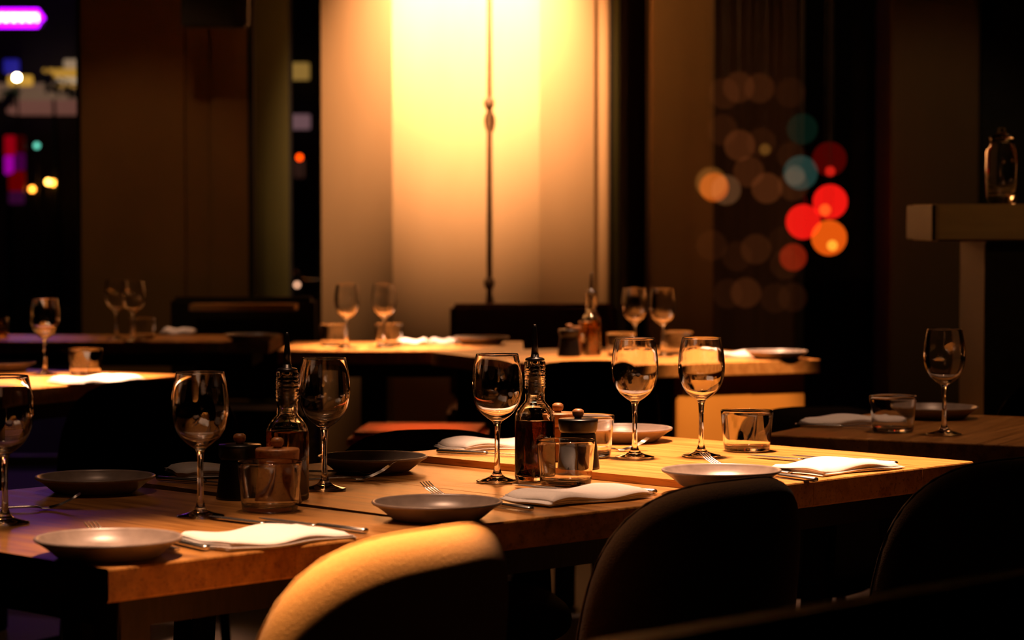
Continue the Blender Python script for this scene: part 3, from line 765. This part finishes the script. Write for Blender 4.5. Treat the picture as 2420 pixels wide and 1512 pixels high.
ob('shop_window', 696, 375, 718, 420, 27.0, .1, emit_mat('far_window_dim', (.8, .3, .2), .05), t)
t2 = thing('street_tree', 'dark leafy branches in front of the shop awning', 'tree', (X(130, 26.2), 26.2, -.3))
b = nb(); tube(b, [(0, 0, 0), (.05, 0, 1.0), (.0, 0, Q(130, 235, 26.2).z + .3)], [.04, .03, .015], 8); link('trunk', b, M['leaf'], t2)
rl = random.Random(3); b = nb()
for cx, cy, n in ((115, 185, 26), (128, 205, 26), (165, 215, 26), (20, 238, 34), (30, 225, 20)):
    for k in range(n):
        p = Q(cx + rl.gauss(0, 9), cy + rl.gauss(0, 9), 26.2) - t2.location
        s = rl.uniform(.02, .05); n1 = Vector((rl.uniform(-1, 1), rl.uniform(-.3, .3), rl.uniform(-1, 1))).normalized() * s; n2 = n1.cross(Vector((0, 1, 0))) * .5
        b.faces.new([b.verts.new(p + q) for q in (n1, n2, -n1, -n2)])
o = link('foliage', b, M['leaf'], t2); o['kind'] = 'stuff'
def neon(label, x0, x1, yc, Y, h=34, st=6.0):
    a = Q(x0, yc, Y); b_ = Q(x1, yc, Y); L = b_.x - a.x; hh = h / F * Y
    t = thing('neon_sign', label, 'sign', (a.x, Y, a.z))
    bx('back_board', (-.05, .05, -hh * .62), (L + .05, .08, hh * .62), M['frame'], t, .02)
    k = nb(); pts = [(0, 0, -hh / 2), (L, 0, -hh / 2), (L + hh * .35, 0, 0), (L, 0, hh / 2), (0, 0, hh / 2), (-hh * .3, 0, 0), (0, 0, -hh / 2)]
    link('border_tube', tube(k, pts, .022, 8), emit_mat('neon_purple', (.42, .0, 1.0), st), t)
    nl = max(2, round(L / (.55 * hh)))
    for i in range(nl):
        xx = L * (i + .5) / nl; k = nb()
        tube(k, [(xx - .03, -.01, -hh * .22), (xx - .03, -.01, hh * .22), (xx + .03, -.01, hh * .22), (xx + .03, -.01, -hh * .22)], .014, 6)
        link('letter_tube', k, emit_mat('neon_white', (.85, .6, 1.0), 10.0), t)
    return t
neon('glowing purple neon sign at the top left outside the window', -60, 90, 43, YO)
neon('second purple neon sign higher on the same facade', -40, 100, -215, YO, 90, 26.0)
t = thing('vertical_sign', 'glowing red and magenta upright sign outside the left window', 'sign', (X(30, YO), YO, -.3))
ob('panel', 10, 320, 36, 368, YO, .05, emit_mat('sign_red', (1, .0, .02), .32), t); ob('panel', 36, 320, 58, 362, YO, .05, emit_mat('sign_dark_red', (.5, 0, 0), .07), t)
ob('panel', 10, 368, 32, 412, YO, .05, emit_mat('sign_magenta', (.8, 0, .8), .5), t); ob('panel', 32, 362, 58, 402, YO, .05, emit_mat('sign_plum', (.4, 0, .35), .15), t)
ob('panel', 20, 403, 58, 452, YO, .05, emit_mat('sign_red_low', (.7, 0, 0), .18), t); ob('panel', 20, 452, 56, 482, YO, .05, emit_mat('sign_violet', (.25, .02, .2), .14), t)
ob('post', 20, 482, 30, 860, YO, .05, M['black_metal'], t)
def street_lamp(label, px, py, col, st, r=.03, Y=YO + .2, name='street_lamp'):
    c = Q(px, py, Y); t = thing(name, label, 'lamp', (c.x, c.y, -.3))
    b = nb(); bmesh.ops.create_icosphere(b, subdivisions=2, radius=r); o = link('bulb', b, emit_mat(name + '_glow', col, st), t, True); o.location = (0, 0, c.z + .3)
    link('post', tube(nb(), [(0, .04, 0), (0, .04, c.z + .3), (0, 0, c.z + .3)], .012, 6), M['black_metal'], t)
street_lamp('brilliant white bulb before the shop front', 40, 183, (1, .75, .4), 60, .035)
street_lamp('amber street lamp, lower left of three', 76, 447, (1, .3, .03), 12)
street_lamp('amber street lamp, middle one of three', 114, 430, (1, .45, .08), 16)
street_lamp('amber street lamp, right one of three', 126, 432, (1, .35, .04), 14)
street_lamp('small teal light outside the left window', 87, 344, (.12, .6, .45), 2.4, .03, name='signal_light')
street_lamp('small red light beside the olive panel', 708, 372, (1, .06, .0), 5.0, .03, name='signal_light')
street_lamp('pale small light low in the narrow window slot', 702, 673, (1, .5, .3), 3.0, .025)
street_lamp('orange small light low in the narrow window slot', 718, 746, (1, .35, .05), 6.0, .025)

# tea light at the left edge
t = thing('tea_light', 'glowing orange tea light at the left edge on the back left table', 'candle', P(2, 792, ZA))
link('holder', lathe([(0, 0), (.024, 0), (.028, .004), (.032, .07), (.030, .071), (.026, .008), (0, .006)], 32), glass_mat('amber_glass', (1.0, .45, .12), rough=.1), t, True)
link('wax', lathe([(0, .0065), (.020, .0065), (.020, .022), (0, .022)], 24), M['cloth'], t, True)
link('flame', lathe([(0, .024), (.004, .028), (.006, .034), (.003, .046), (0, .052)], 16), emit_mat('flame_glow', (1.0, .35, .06), 60), t, True)

# drop the prototype leftovers that were never placed
for o in list(bpy.data.objects):
    if o.get('label') == 'x':
        for c in list(o.children): bpy.data.objects.remove(c)
        bpy.data.objects.remove(o)
